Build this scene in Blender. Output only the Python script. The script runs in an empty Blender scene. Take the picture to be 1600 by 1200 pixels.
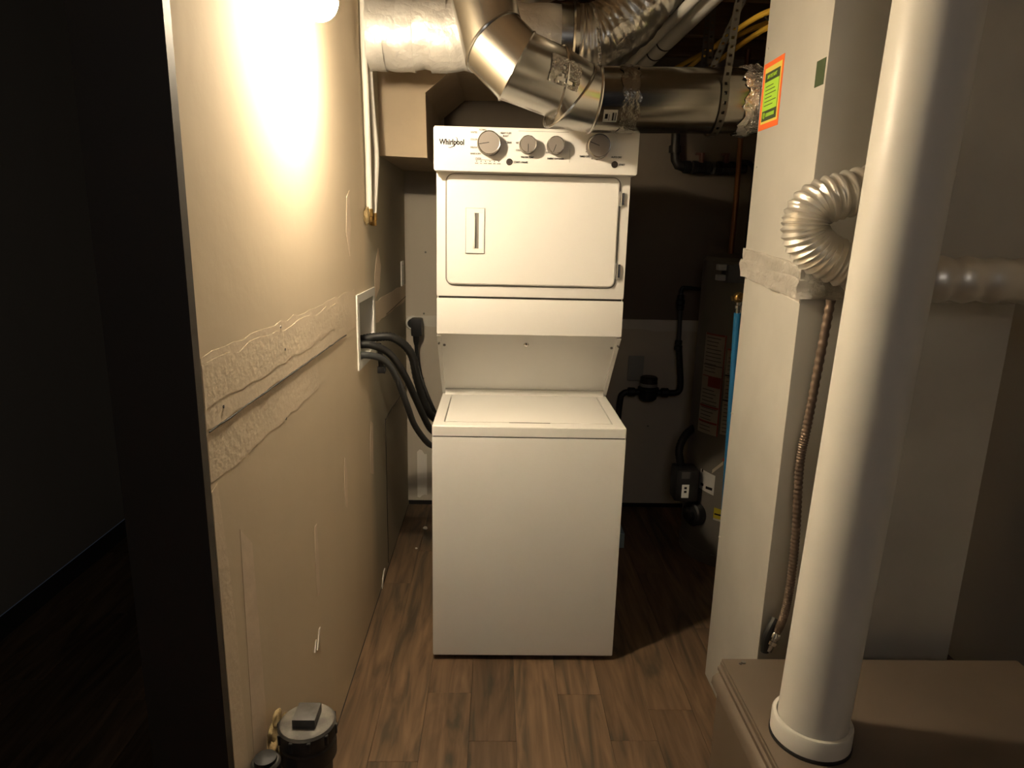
import bpy, bmesh, math, random
from mathutils import Vector, Matrix, noise
random.seed(4)
sc = bpy.context.scene
COL = sc.collection

# ------------------------------------------------------------------ camera, world, exposure
def set_camera():
    p, r, y = -0.22880, -0.02327, -0.02660
    cy, sy = math.cos(y), math.sin(y); cp, sp = math.cos(p), math.sin(p); cr, sr = math.cos(r), math.sin(r)
    Rz = Matrix(((cy,-sy,0),(sy,cy,0),(0,0,1))); Rx = Matrix(((1,0,0),(0,cp,-sp),(0,sp,cp)))
    Ry = Matrix(((cr,0,sr),(0,1,0),(-sr,0,cr)))
    M = Rz @ Rx @ Ry
    R = Matrix((M.col[0], M.col[2], -M.col[1])).transposed()
    cam = bpy.data.cameras.new('camera'); o = bpy.data.objects.new('camera', cam); COL.objects.link(o)
    o.matrix_world = Matrix.Translation((0.1919, -1.9911, 1.4232)) @ R.to_4x4()
    cam.sensor_width = 36; cam.lens = 36*1047.4/1600; cam.clip_start = 0.05
    sc.camera = o
set_camera()
sc.view_settings.view_transform = 'Standard'; sc.view_settings.look = 'None'
sc.view_settings.gamma = 1; sc.view_settings.use_curve_mapping = False
sc.view_settings.exposure = 0.0
w = bpy.data.worlds.new('world'); sc.world = w; w.use_nodes = True
w.node_tree.nodes['Background'].inputs[0].default_value = (0.62, 0.76, 1, 1)
w.node_tree.nodes['Background'].inputs[1].default_value = 0.016
BULB = 2000.0
BULB_COL = (1.0, 0.82, 0.57)
def area(name, loc, target, size, power, col):
    l = bpy.data.lights.new(name, 'AREA'); l.shape = 'DISK'; l.size = size; l.energy = power; l.color = col
    o = bpy.data.objects.new(name, l); COL.objects.link(o); o.location = loc
    o.rotation_euler = (Vector(target)-Vector(loc)).to_track_quat('-Z', 'Y').to_euler()
# added soft fill from behind the camera, not a lamp of the room
area('hall_lamp', (0.1, -3.3, 2.1), (0.3, 0, 0.8), 0.5, 3.5, (1.0, 0.92, 0.84))

# ------------------------------------------------------------------ materials
MATS = {}
def mat(name, col, rough=0.5, metal=0.0, var=0.0, vscale=6.0, bump=0.0, bscale=40.0, col2=None, stretch=(1,1,1), spec=0.5, rvar=0.0):
    if name in MATS: return MATS[name]
    m = bpy.data.materials.new(name); m.use_nodes = True; nt = m.node_tree; b = nt.nodes['Principled BSDF']
    b.inputs['Base Color'].default_value = (*col, 1); b.inputs['Roughness'].default_value = rough
    b.inputs['Metallic'].default_value = metal; b.inputs['Specular IOR Level'].default_value = spec
    tc = nt.nodes.new('ShaderNodeTexCoord'); mp = nt.nodes.new('ShaderNodeMapping'); mp.inputs['Scale'].default_value = stretch
    nt.links.new(tc.outputs['Object'], mp.inputs['Vector'])
    if var or col2:
        n = nt.nodes.new('ShaderNodeTexNoise'); n.inputs['Scale'].default_value = vscale; n.inputs['Detail'].default_value = 6
        nt.links.new(mp.outputs[0], n.inputs['Vector'])
        mx = nt.nodes.new('ShaderNodeMix'); mx.data_type = 'RGBA'
        c2 = col2 or tuple(c*(1-var) for c in col)
        mx.inputs['A'].default_value = (*col, 1); mx.inputs['B'].default_value = (*c2, 1)
        rp = nt.nodes.new('ShaderNodeValToRGB'); rp.color_ramp.elements[0].position = .38; rp.color_ramp.elements[1].position = .64
        nt.links.new(n.outputs['Fac'], rp.inputs[0]); nt.links.new(rp.outputs[0], mx.inputs['Factor'])
        nt.links.new(mx.outputs['Result'], b.inputs['Base Color'])
        if rvar:
            mr = nt.nodes.new('ShaderNodeMapRange'); mr.inputs['To Min'].default_value = rough-rvar; mr.inputs['To Max'].default_value = rough+rvar
            nt.links.new(n.outputs['Fac'], mr.inputs['Value']); nt.links.new(mr.outputs[0], b.inputs['Roughness'])
    if bump:
        n2 = nt.nodes.new('ShaderNodeTexNoise'); n2.inputs['Scale'].default_value = bscale; n2.inputs['Detail'].default_value = 4
        nt.links.new(mp.outputs[0], n2.inputs['Vector'])
        bp = nt.nodes.new('ShaderNodeBump'); bp.inputs['Strength'].default_value = bump; bp.inputs['Distance'].default_value = 0.01
        nt.links.new(n2.outputs['Fac'], bp.inputs['Height']); nt.links.new(bp.outputs[0], b.inputs['Normal'])
    MATS[name] = m; return m
def foil(name, col, rough, scale=28, strength=0.6, dist=0.012, metal=1.0):
    m = mat(name, col, rough, metal, var=.18, vscale=9, rvar=.1)
    nt = m.node_tree; b = nt.nodes['Principled BSDF']; tc = nt.nodes['Texture Coordinate']
    v = nt.nodes.new('ShaderNodeTexVoronoi'); v.inputs['Scale'].default_value = scale; v.feature = 'DISTANCE_TO_EDGE'
    n = nt.nodes.new('ShaderNodeTexNoise'); n.inputs['Scale'].default_value = scale*.7; n.inputs['Detail'].default_value = 5
    ad = nt.nodes.new('ShaderNodeMath'); ad.operation = 'ADD'
    mx = nt.nodes.new('ShaderNodeMix'); mx.data_type = 'VECTOR'; mx.inputs['Factor'].default_value = .12
    nt.links.new(tc.outputs['Object'], n.inputs['Vector'])
    nt.links.new(tc.outputs['Object'], mx.inputs['A']); nt.links.new(n.outputs['Color'], mx.inputs['B'])
    nt.links.new(mx.outputs['Result'], v.inputs['Vector'])
    nt.links.new(v.outputs['Distance'], ad.inputs[0]); nt.links.new(n.outputs['Fac'], ad.inputs[1])
    bp = nt.nodes.new('ShaderNodeBump'); bp.inputs['Strength'].default_value = strength; bp.inputs['Distance'].default_value = dist
    nt.links.new(ad.outputs[0], bp.inputs['Height']); nt.links.new(bp.outputs[0], b.inputs['Normal'])
    return m
def emis(name, col, s):
    m = bpy.data.materials.new(name); m.use_nodes = True; b = m.node_tree.nodes['Principled BSDF']
    b.inputs['Emission Color'].default_value = (*col, 1); b.inputs['Emission Strength'].default_value = s; return m

ENAMEL = mat('white_enamel', (.80,.79,.76), .38, var=.02, vscale=3, bump=.02, bscale=260)
ENAMEL2 = mat('white_plastic', (.78,.77,.73), .45)
DARKGAP = mat('dark_gap', (.035,.033,.03), .8)
BLACK = mat('black_plastic', (.012,.012,.013), .42, bump=.05, bscale=120)
RUBBER = mat('black_rubber', (.009,.0095,.010), .55, bump=.08, bscale=90)
GREYHOSE = mat('grey_hose', (.03,.033,.035), .5, bump=.08, bscale=90)
KNOB = mat('silver_knob', (.21,.19,.172), .42, .3)
CHROME = mat('chrome', (.75,.74,.72), .18, 1.0)
INK = mat('grey_print', (.085,.08,.075), .8, spec=.1)
INKD = mat('dark_print', (.02,.02,.022), .8, spec=.1)
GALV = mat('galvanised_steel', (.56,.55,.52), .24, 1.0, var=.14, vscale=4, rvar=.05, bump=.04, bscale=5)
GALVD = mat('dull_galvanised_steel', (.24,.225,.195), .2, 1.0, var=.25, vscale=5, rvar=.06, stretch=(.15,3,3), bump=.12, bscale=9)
SHEET = mat('spangled_sheet_metal', (.60,.585,.54), .52, .3, var=.08, vscale=5, rvar=.05, bump=.02, bscale=8)
FOIL = foil('foil_wrap', (.86,.84,.80), .5, 22, .3, metal=.55)
FOILT = foil('foil_tape', (.80,.78,.74), .25, 45, .9)
FLEXF = foil('flex_foil', (.74,.72,.67), .32, 9, .55, .02)
WHITETAPE = foil('white_foil_tape', (.85,.81,.75), .5, 30, .5, metal=.1)
PVC = mat('white_pvc', (.74,.72,.66), .4, var=.06, vscale=5)
PEX = mat('white_pex', (.78,.75,.69), .4)
BRASS = mat('brass', (.62,.40,.15), .3, 1.0, var=.4, vscale=60)
CABLE = mat('yellow_cable', (.85,.52,.06), .45)
IRON = mat('black_iron', (.02,.019,.018), .5, .3, var=.4, vscale=50)
BROWN = mat('brown_cabinet_paint', (.165,.13,.098), .38, .15, var=.12, vscale=4, rvar=.06)
CONDUIT = mat('brown_conduit', (.20,.15,.12), .42, .6)
TANK = mat('grey_tank_paint', (.13,.122,.108), .45, .1, var=.12, vscale=3)
PAPER = mat('label_paper', (.48,.43,.35), .7, var=.08, vscale=30)
REDINK = mat('red_print', (.30,.05,.03), .6)
BLUE = mat('blue_pipe_plastic', (.012,.12,.28), .4)
SOFFIT = mat('soffit_drywall', (.56,.45,.32), .9, var=.12, vscale=5, bump=.05, bscale=60)
JOIST = mat('joist_wood', (.20,.13,.07), .8, var=.35, vscale=5, stretch=(.3,6,6))
CEIL = mat('subfloor_wood', (.16,.11,.065), .9, var=.3, vscale=5)
FOAM = mat('yellow_foam', (.34,.25,.12), .95, var=.4, vscale=40, bump=.6, bscale=60)
ABS = mat('dusty_black_pipe', (.017,.016,.015), .5, col2=(.05,.045,.04), vscale=22, bump=.06, bscale=30)
ABSDUST = mat('dusty_plug_face', (.09,.083,.072), .6, col2=(.22,.20,.17), vscale=28)
LIME = mat('lime_sticker', (.42,.74,.06), .6)
YEL = mat('yellow_sticker', (.80,.66,.12), .6)
ORANGE = mat('orange_border', (.92,.17,.035), .6)
DKGREEN = mat('dark_green_print', (.045,.07,.03), .6)
YELLAB = mat('yellow_label', (.55,.47,.03), .6)
WHITELAB = mat('white_label', (.7,.69,.66), .6)
MUD = mat('joint_compound', (.74,.62,.47), .95, var=.08, vscale=9, bump=.10, bscale=70)
MUDP = mat('pinkish_joint_compound', (.74,.61,.475), .95, var=.08, vscale=14, bump=.08, bscale=60)
MUDG = mat('back_joint_compound', (.62,.59,.53), .95, var=.1, vscale=8)
PAPERT = mat('torn_white_paper', (.82,.78,.72), .9)
SCREW = mat('screw_steel', (.2,.19,.18), .4, .8)
ALU = mat('ribbed_aluminium', (.80,.77,.71), .38, .75)
STRAPM = mat('hanger_strap_steel', (.16,.145,.12), .45, .8)
PALEBLUE = mat('pale_blue_plastic', (.22,.30,.34), .5)

def wall_material(name, base, green, dark_from=None):
    m = bpy.data.materials.new(name); m.use_nodes = True; nt = m.node_tree; b = nt.nodes['Principled BSDF']
    b.inputs['Roughness'].default_value = .93; b.inputs['Specular IOR Level'].default_value = .2
    g = nt.nodes.new('ShaderNodeNewGeometry'); sx = nt.nodes.new('ShaderNodeSeparateXYZ')
    nt.links.new(g.outputs['Position'], sx.inputs[0])
    n = nt.nodes.new('ShaderNodeTexNoise'); n.inputs['Scale'].default_value = 2.2; n.inputs['Detail'].default_value = 7
    mp = nt.nodes.new('ShaderNodeMapping'); mp.inputs['Scale'].default_value = (1,2,.8)
    nt.links.new(g.outputs['Position'], mp.inputs[0]); nt.links.new(mp.outputs[0], n.inputs['Vector'])
    mx = nt.nodes.new('ShaderNodeMix'); mx.data_type = 'RGBA'
    mx.inputs['A'].default_value = (*[c*.93 for c in base],1); mx.inputs['B'].default_value = (*[min(1,c*1.06) for c in base],1)
    nt.links.new(n.outputs['Fac'], mx.inputs['Factor']); last = mx.outputs['Result']
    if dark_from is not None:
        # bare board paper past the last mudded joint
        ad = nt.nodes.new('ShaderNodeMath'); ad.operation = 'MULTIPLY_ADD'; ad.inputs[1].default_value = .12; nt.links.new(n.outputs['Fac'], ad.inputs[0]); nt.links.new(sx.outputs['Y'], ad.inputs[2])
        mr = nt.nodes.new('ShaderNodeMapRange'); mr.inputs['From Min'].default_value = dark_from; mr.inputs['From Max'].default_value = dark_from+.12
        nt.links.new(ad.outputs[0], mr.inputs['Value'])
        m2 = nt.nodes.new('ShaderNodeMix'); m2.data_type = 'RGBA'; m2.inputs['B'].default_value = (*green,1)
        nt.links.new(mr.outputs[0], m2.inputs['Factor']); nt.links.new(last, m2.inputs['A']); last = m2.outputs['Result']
    nt.links.new(last, b.inputs['Base Color'])
    n2 = nt.nodes.new('ShaderNodeTexNoise'); n2.inputs['Scale'].default_value = 30; n2.inputs['Detail'].default_value = 5
    nt.links.new(g.outputs['Position'], n2.inputs['Vector'])
    bp = nt.nodes.new('ShaderNodeBump'); bp.inputs['Strength'].default_value = .06; bp.inputs['Distance'].default_value = .01
    nt.links.new(n2.outputs['Fac'], bp.inputs['Height']); nt.links.new(bp.outputs[0], b.inputs['Normal'])
    return m
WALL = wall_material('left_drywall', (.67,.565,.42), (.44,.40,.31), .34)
BACKWALL = wall_material('back_drywall', (.54,.49,.41), (.4,.37,.31))
OTHERWALL = wall_material('plain_drywall', (.5,.46,.4), (.5,.46,.4))

def plank_material():
    m = bpy.data.materials.new('walnut_vinyl_plank'); m.use_nodes = True; nt = m.node_tree; b = nt.nodes['Principled BSDF']
    L = nt.links.new
    tc = nt.nodes.new('ShaderNodeTexCoord'); oi = nt.nodes.new('ShaderNodeObjectInfo')
    sc_ = nt.nodes.new('ShaderNodeVectorMath'); sc_.operation = 'SCALE'; sc_.inputs['Scale'].default_value = 37
    cmb = nt.nodes.new('ShaderNodeCombineXYZ')
    for k in ('X','Y','Z'): L(oi.outputs['Random'], cmb.inputs[k])
    L(cmb.outputs[0], sc_.inputs[0])
    ad = nt.nodes.new('ShaderNodeVectorMath'); ad.operation = 'ADD'
    L(tc.outputs['Object'], ad.inputs[0]); L(sc_.outputs[0], ad.inputs[1])
    mp = nt.nodes.new('ShaderNodeMapping'); mp.inputs['Scale'].default_value = (11, 1.3, 11); L(ad.outputs[0], mp.inputs[0])
    n1 = nt.nodes.new('ShaderNodeTexNoise'); n1.inputs['Scale'].default_value = 1.5; n1.inputs['Detail'].default_value = 3; n1.inputs['Distortion'].default_value = 1.6
    L(mp.outputs[0], n1.inputs['Vector'])
    n2 = nt.nodes.new('ShaderNodeTexNoise'); n2.inputs['Scale'].default_value = 5; n2.inputs['Detail'].default_value = 8
    mp2 = nt.nodes.new('ShaderNodeMapping'); mp2.inputs['Scale'].default_value = (16, .8, 16); L(ad.outputs[0], mp2.inputs[0]); L(mp2.outputs[0], n2.inputs['Vector'])
    rp = nt.nodes.new('ShaderNodeValToRGB'); e = rp.color_ramp.elements
    e[0].position = .33; e[0].color = (.060,.047,.032,1); e[1].position = .72; e[1].color = (.180,.118,.072,1)
    k = rp.color_ramp.elements.new(.46); k.color = (.115,.076,.046,1)
    k = rp.color_ramp.elements.new(.56); k.color = (.142,.092,.056,1)
    L(n1.outputs['Fac'], rp.inputs[0])
    rp2 = nt.nodes.new('ShaderNodeValToRGB'); e = rp2.color_ramp.elements; e[0].position = .3; e[0].color = (.8,.78,.76,1); e[1].position = .68; e[1].color = (1.15,1.12,1.1,1)
    L(n2.outputs['Fac'], rp2.inputs[0])
    mx = nt.nodes.new('ShaderNodeMix'); mx.data_type = 'RGBA'; mx.blend_type = 'MULTIPLY'; mx.inputs['Factor'].default_value = .85
    L(rp.outputs[0], mx.inputs['A']); L(rp2.outputs[0], mx.inputs['B'])
    hs = nt.nodes.new('ShaderNodeHueSaturation'); mr = nt.nodes.new('ShaderNodeMapRange'); mr.inputs['To Min'].default_value = .82; mr.inputs['To Max'].default_value = 1.3
    L(oi.outputs['Random'], mr.inputs['Value']); L(mr.outputs[0], hs.inputs['Value']); L(mx.outputs['Result'], hs.inputs['Color'])
    L(hs.outputs[0], b.inputs['Base Color'])
    b.inputs['Roughness'].default_value = .5; b.inputs['Specular IOR Level'].default_value = .35
    bp = nt.nodes.new('ShaderNodeBump'); bp.inputs['Strength'].default_value = .12; bp.inputs['Distance'].default_value = .003
    L(n2.outputs['Fac'], bp.inputs['Height']); L(bp.outputs[0], b.inputs['Normal'])
    return m
PLANK = plank_material()

# ------------------------------------------------------------------ geometry helpers
def B(): return bmesh.new()
def box(bm, lo, hi, bev=0.0, seg=2):
    r = bmesh.ops.create_cube(bm, size=1); vs = r['verts']
    for v in vs:
        for i in range(3): v.co[i] = lo[i] if v.co[i] < 0 else hi[i]
    if bev:
        es = list({e for v in vs for e in v.link_edges})
        bmesh.ops.bevel(bm, geom=es, offset=bev, segments=seg, profile=.7, affect='EDGES')
    return bm
def frame_of(d):
    d = d.normalized(); a = Vector((0,0,1)) if abs(d.z) < .9 else Vector((1,0,0))
    u = d.cross(a).normalized(); return u, d.cross(u).normalized()
def tube(bm, pts, r, n=16, caps=True, rf=None):
    pts = [Vector(p) for p in pts]; rings = []
    T = []
    for i in range(len(pts)):
        a = pts[max(i-1,0)]; b = pts[min(i+1,len(pts)-1)]; T.append((b-a).normalized())
    u, v = frame_of(T[0])
    for i, p in enumerate(pts):
        t = T[i]; u = (u - t*u.dot(t)).normalized(); v = t.cross(u)
        rr = rf(i/(len(pts)-1), i) if rf else r
        k = 1.0
        if 0 < i < len(pts)-1:   # keep the tube's width through a mitre
            c = (pts[i]-pts[i-1]).normalized().dot(t); k = 1/max(c,.6)
        bend = Vector()
        if k > 1.0005: bend = ((pts[i+1]-pts[i]).normalized()-(pts[i]-pts[i-1]).normalized()).normalized()
        ring = []
        for j in range(n):
            a = 2*math.pi*j/n; off = u*math.cos(a)*rr + v*math.sin(a)*rr
            if k > 1.0005: off += bend*off.dot(bend)*(k-1)
            ring.append(bm.verts.new(p+off))
        rings.append(ring)
    for i in range(len(rings)-1):
        for j in range(n): bm.faces.new((rings[i][j], rings[i][(j+1)%n], rings[i+1][(j+1)%n], rings[i+1][j]))
    if caps:
        bm.faces.new(list(reversed(rings[0]))); bm.faces.new(rings[-1])
    return rings
def smooth(pts, n=8):
    P = [Vector(p) for p in pts]; P = [2*P[0]-P[1]] + P + [2*P[-1]-P[-2]]; out = []
    for i in range(1, len(P)-2):
        for k in range(n):
            t = k/n; a,b,c,d = P[i-1:i+3]
            out.append(.5*((2*b)+(-a+c)*t+(2*a-5*b+4*c-d)*t*t+(-a+3*b-3*c+d)*t**3))
    out.append(P[-2]); return out
def lathe(bm, prof, o, d=(0,0,1), n=24, caps=True):
    o = Vector(o); d = Vector(d).normalized(); u, v = frame_of(d); rings = []
    for r, h in prof:
        rings.append([bm.verts.new(o+d*h+(u*math.cos(2*math.pi*j/n)+v*math.sin(2*math.pi*j/n))*max(r,1e-4)) for j in range(n)])
    for i in range(len(rings)-1):
        for j in range(n): bm.faces.new((rings[i][j], rings[i][(j+1)%n], rings[i+1][(j+1)%n], rings[i+1][j]))
    if caps: bm.faces.new(list(reversed(rings[0]))); bm.faces.new(rings[-1])
    bmesh.ops.recalc_face_normals(bm, faces=bm.faces)
def prism(bm, poly, axis, a, b, bev=0.0):
    # poly: 2-D points in the two remaining axes (order X,Y,Z), extruded along axis from a to b
    def P(q, t):
        l = list(q); l.insert('XYZ'.index(axis), t); return bm.verts.new(l)
    A = [P(q,a) for q in poly]; Bv = [P(q,b) for q in poly]; n = len(poly)
    bm.faces.new(A); bm.faces.new(list(reversed(Bv)))
    for i in range(n): bm.faces.new((A[i], Bv[i], Bv[(i+1)%n], A[(i+1)%n]))
    bmesh.ops.recalc_face_normals(bm, faces=bm.faces)
    if bev: bmesh.ops.bevel(bm, geom=[e for e in bm.edges], offset=bev, segments=2, profile=.7, affect='EDGES')
def rrect(x0, z0, x1, z1, r, n=6):
    out = []
    for cx, cz, a0 in ((x1-r,z1-r,0),(x0+r,z1-r,90),(x0+r,z0+r,180),(x1-r,z0+r,270)):
        for k in range(n+1):
            a = math.radians(a0+90*k/n); out.append((cx+r*math.cos(a), cz+r*math.sin(a)))
    return out
WL = {}
def sharpen(bm, ang=35):
    for f in bm.faces: f.smooth = True
    for e in bm.edges:
        if len(e.link_faces) == 2 and e.calc_face_angle(0) > math.radians(ang): e.smooth = False
def obj(name, bm, m, parent=None, ang=35, base=None):
    me = bpy.data.meshes.new(name); bm.normal_update(); sharpen(bm, ang)
    if parent is not None: o0 = WL[parent.name]
    elif base is not None: o0 = Vector(base)
    else:
        xs = [v.co for v in bm.verts]
        o0 = Vector(((min(c.x for c in xs)+max(c.x for c in xs))/2, (min(c.y for c in xs)+max(c.y for c in xs))/2, min(c.z for c in xs)))
    for v in bm.verts: v.co -= o0
    bm.to_mesh(me); bm.free(); me.materials.append(m)
    o = bpy.data.objects.new(name, me); COL.objects.link(o); WL[o.name] = o0
    if parent is not None: o.parent = parent
    else: o.location = o0
    return o
def thing(name, label, cat, loc, group=None):
    o = bpy.data.objects.new(name, None); COL.objects.link(o); o.location = loc; o.empty_display_size = .05
    o['label'] = label; o['category'] = cat
    if group: o['group'] = group
    WL[o.name] = Vector(loc); return o
def tag(o, label, cat, group=None):
    o['label'] = label; o['category'] = cat
    if group: o['group'] = group
    return o
def struct(name, bm, m):
    o = obj(name, bm, m); o['kind'] = 'structure'; return o
def cyl(bm, p, q, r, n=20, bevel=0.0):
    p = Vector(p); q = Vector(q); L = (q-p).length
    if bevel: lathe(bm, [(r-bevel,0),(r,bevel),(r,L-bevel),(r-bevel,L)], p, q-p, n)
    else: lathe(bm, [(r,0),(r,L)], p, q-p, n)
def text(name, s, size, loc, m, parent, xscale=1.0, rot=None, align='LEFT', bold=0.0):
    cu = bpy.data.curves.new(name, 'FONT'); cu.body = s; cu.size = size; cu.extrude = .0003; cu.align_x = align; cu.resolution_u = 3; cu.offset = bold or size*.018
    t = bpy.data.objects.new(name+'_source', cu); COL.objects.link(t)
    bpy.context.view_layer.update()
    dg = bpy.context.evaluated_depsgraph_get()
    me = bpy.data.meshes.new_from_object(t.evaluated_get(dg)); bpy.data.objects.remove(t); bpy.data.curves.remove(cu)
    R = rot if rot is not None else Matrix.Rotation(math.pi/2, 4, 'X')
    me.transform(Matrix.Translation(Vector(loc)-WL[parent.name]) @ R @ Matrix.Diagonal((xscale,1,1,1)))
    me.materials.clear(); me.materials.append(m)
    o = bpy.data.objects.new(name, me); COL.objects.link(o); o.parent = parent; WL[o.name] = WL[parent.name]; return o

# ------------------------------------------------------------------ the room
XL, YB, XR = -0.248, 1.29, 1.80
ZC = 2.42
YN = -1.0
# floor with individual planks
fl = struct('floor', box(B(), (-1.6,-3.0,-.06), (XR,YB+.02,-.004)), DARKGAP)
PW = .1355
joint = {0:-.160, 1:-.364, -1:-.440, 2:-.80, 3:-.166, 4:-.360, 5:-.233, 6:-.62, -2:-.72, -3:-.1}
PL = 1.22
cache = {}
for row in range(-11, 14):
    x0 = row*PW; x1 = x0+PW
    if x0 >= XR: break
    j0 = joint.get(row, (row*.377) % PL)
    y = j0 - PL*math.ceil((j0+3.0)/PL)
    while y < YB:
        a, b_ = max(y,-3.0), min(y+PL, YB+.015)
        if b_-a > .02:
            key = (round(b_-a,4), round(min(x1,XR)-x0,4))
            if key not in cache:
                bm = box(B(), (.0003,.0003,-.0045), (key[1]-.0003,key[0]-.0003,0), .0008, 1)
                o = obj('plank', bm, PLANK, base=(0,0,0)); cache[key] = o.data
            else:
                o = bpy.data.objects.new('plank', cache[key]); COL.objects.link(o)
            o.parent = fl; o.location = Vector((x0,a,0)) - fl.location
        y += PL
# left wall with a cut-out for the laundry outlet box
HY0, HY1, HZ0, HZ1 = .145, .415, .985, 1.187
bm = B()
for lo, hi in (((YN,0.0),(HY0,ZC)), ((HY1,0.0),(YB+.1,ZC)), ((HY0,0.0),(HY1,HZ0)), ((HY0,HZ1),(HY1,ZC))):
    box(bm, (XL-.112,lo[0],lo[1]), (XL,hi[0],hi[1]))
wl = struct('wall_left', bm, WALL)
bm = box(B(), (XL-.112,YB,.028), (XR+.1,YB+.1,ZC)); wb = struct('wall_back', bm, BACKWALL)
struct('wall_right', box(B(), (XR,-3.0,0), (XR+.1,YB,ZC)), OTHERWALL)
struct('wall_far_left', box(B(), (-1.7,-3.0,0), (-1.6,YB,ZC)), OTHERWALL)
struct('wall_side_room', box(B(), (-1.6,YB,0), (XL-.112,YB+.1,ZC)), OTHERWALL)
struct('trim_2', box(B(), (XL-.125,YN-.022,0), (XL+.0005,YN-.0005,ZC)), mat('shaded_wall_end',(.03,.022,.016),.6))  # added strip; the darkness of the unlit wall end is put into its colour
struct('ceiling', box(B(), (-1.7,-3.0,ZC), (XR+.1,YB+.1,ZC+.03)), CEIL)
struct('baseboard_back', box(B(), (XL+.001,YB+.012,.0), (XR-.001,YB+.05,.028)), BLACK)
# mudded joints and patches, thin slabs of compound on the board
def ragged(y0, z0, y1, z1, n, amp, seed):
    rnd = random.Random(seed); top = []; bot = []
    for i in range(n+1):
        y = y0+(y1-y0)*i/n; top.append((y, z1+rnd.uniform(-amp,amp))); bot.append((y, z0+rnd.uniform(-amp,amp)))
    return bot + list(reversed(top))
def slab(name, poly, t, m, wall=wl, x=XL):
    bm = B(); prism(bm, poly, 'X', x-.0005, x+t); o = obj(name, bm, m, wall); return o
slab('joint_tape', ragged(YN+.002,1.108,.11,1.225,26,.004,1), .0004, MUD)
slab('joint_tape', ragged(YN+.002,1.02,-.35,1.104,14,.005,8), .0003, MUD)
slab('joint_tape', ragged(YN+.003,1.14,-.1,1.21,18,.006,5), .0008, MUD)
slab('joint_tape', ragged(.45,1.07,1.28,1.15,12,.004,2), .0008, MUD)
slab('joint_tape', [(-.998,0.0),(-.945,0.0),(-.94,.4),(-.95,.8),(-.975,1.015),(-.998,1.01)], .0006, MUD)
slab('mud_patch', [(-.90,.05),(-.845,.02),(-.84,.5),(-.85,.85),(-.90,.9),(-.915,.4)], .0005, MUDP)
slab('mud_patch', [(-.108,.60),(-.085,.585),(-.075,.67),(-.082,.74),(-.10,.75),(-.115,.66)], .0008, MUDP)
slab('mud_patch', [(-.45,.5),(-.425,.5),(-.42,.6),(-.425,.69),(-.445,.69),(-.452,.6)], .0007, MUDP)
slab('mud_patch', [(.02,1.40),(.06,1.33),(.085,1.42),(.08,1.52),(.04,1.5)], .0007, MUDP)
slab('mud_patch', [(.47,1.16),(.56,1.19),(.60,1.27),(.55,1.34),(.50,1.30),(.46,1.24)], .0007, MUDP)
slab('mud_patch', [(.30,.55),(.345,.53),(.35,.62),(.36,.72),(.32,.74),(.295,.65)], .0007, MUDP)
# vertical seam and the cracked board edge low on the wall
bm = box(B(), (XL-.001,.625,.02), (XL+.0016,.632,.66)); obj('board_seam', bm, DARKGAP, wl)
bm = B(); tube(bm, [(XL+.001,.63,.655),(XL+.001,.8,.66),(XL+.001,1.0,.648),(XL+.001,1.28,.652)], .0016, 6); obj('board_seam', bm, DARKGAP, wl)
bm = B(); tube(bm, [(XL+.001,.70,1.075),(XL+.001,.9,1.078),(XL+.001,1.28,1.088)], .0015, 6); obj('board_seam', bm, DARKGAP, wl)
bm = B(); tube(bm, [(XL+.0004,YN+.01+.042*k,1.1055+.0022*noise.noise(Vector((k*.8,0,0)))) for k in range(24)], .002, 6, rf=lambda s,i: .0012+.0014*abs(noise.noise(Vector((i*.7,5,0))))+.0004*math.sin(math.pi*s)); obj('board_seam', bm, DARKGAP, wl)
for poly in ([(-.475,.366),(-.462,.366),(-.440,.41),(-.452,.41)], [(-.498,.375),(-.492,.372),(-.478,.398),(-.486,.398)]):
    slab('torn_paper', poly, .002, PAPERT)
slab('torn_paper', [(.455,.0),(.47,.0),(.495,.035),(.53,.05),(.51,.05),(.475,.035)], .004, PAPERT)
# dark gap under the board of the left wall
bm = box(B(), (XL-.01,YN+.01,.0), (XL+.0012,YB-.01,.006)); obj('floor_gap', bm, DARKGAP, wl)
# back wall: joint band and the dark panel above it
bm = B(); prism(bm, ragged(XL+.002,.945,XR-.002,.995,30,.006,3), 'Y', YB-.0015, YB+.0005); obj('joint_tape', bm, MUDG, wb)
bm = box(B(), (-.06,YB-.004,.998), (XR-.002,YB+.0005,2.41)); obj('darkening_panel', bm, mat('darkening_panel_brown',(.14,.115,.09),.95,var=.15,vscale=3), wb)  # added panel; the darkness of the upper back wall is put into its colour
for x, z in ((-.16,1.005),(-.165,.68),(-.15,1.3),(.98,.45)):
    bm = B(); cyl(bm, (x,YB+.001,z), (x,YB-.001,z), .005, 10); obj('screw_head', bm, SCREW, wb)
bm = B(); prism(bm, ragged(-.20,.06,-.15,.30,4,.02,7), 'Y', YB-.0014, YB+.0005); obj('mud_patch', bm, PAPERT, wb)
for y, z in ((-.62,1.215),(-.6,1.165),(-.62,1.02),(-.93,1.13)):
    bm = B(); cyl(bm, (XL,y,z), (XL+.0018,y,z), .0028, 10); obj('screw_head', bm, SCREW, wl)
# boxed-in soffit in the back left corner, its lower right corner cut on a slant
bm = B(); prism(bm, [(XL,1.672),(-.072,1.668),(-.077,1.893),(.033,1.983),(.40,1.99),(.40,2.17),(XL,2.17)], 'Y', .62, YB)
struct('trim_1', bm, SOFFIT)
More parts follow.
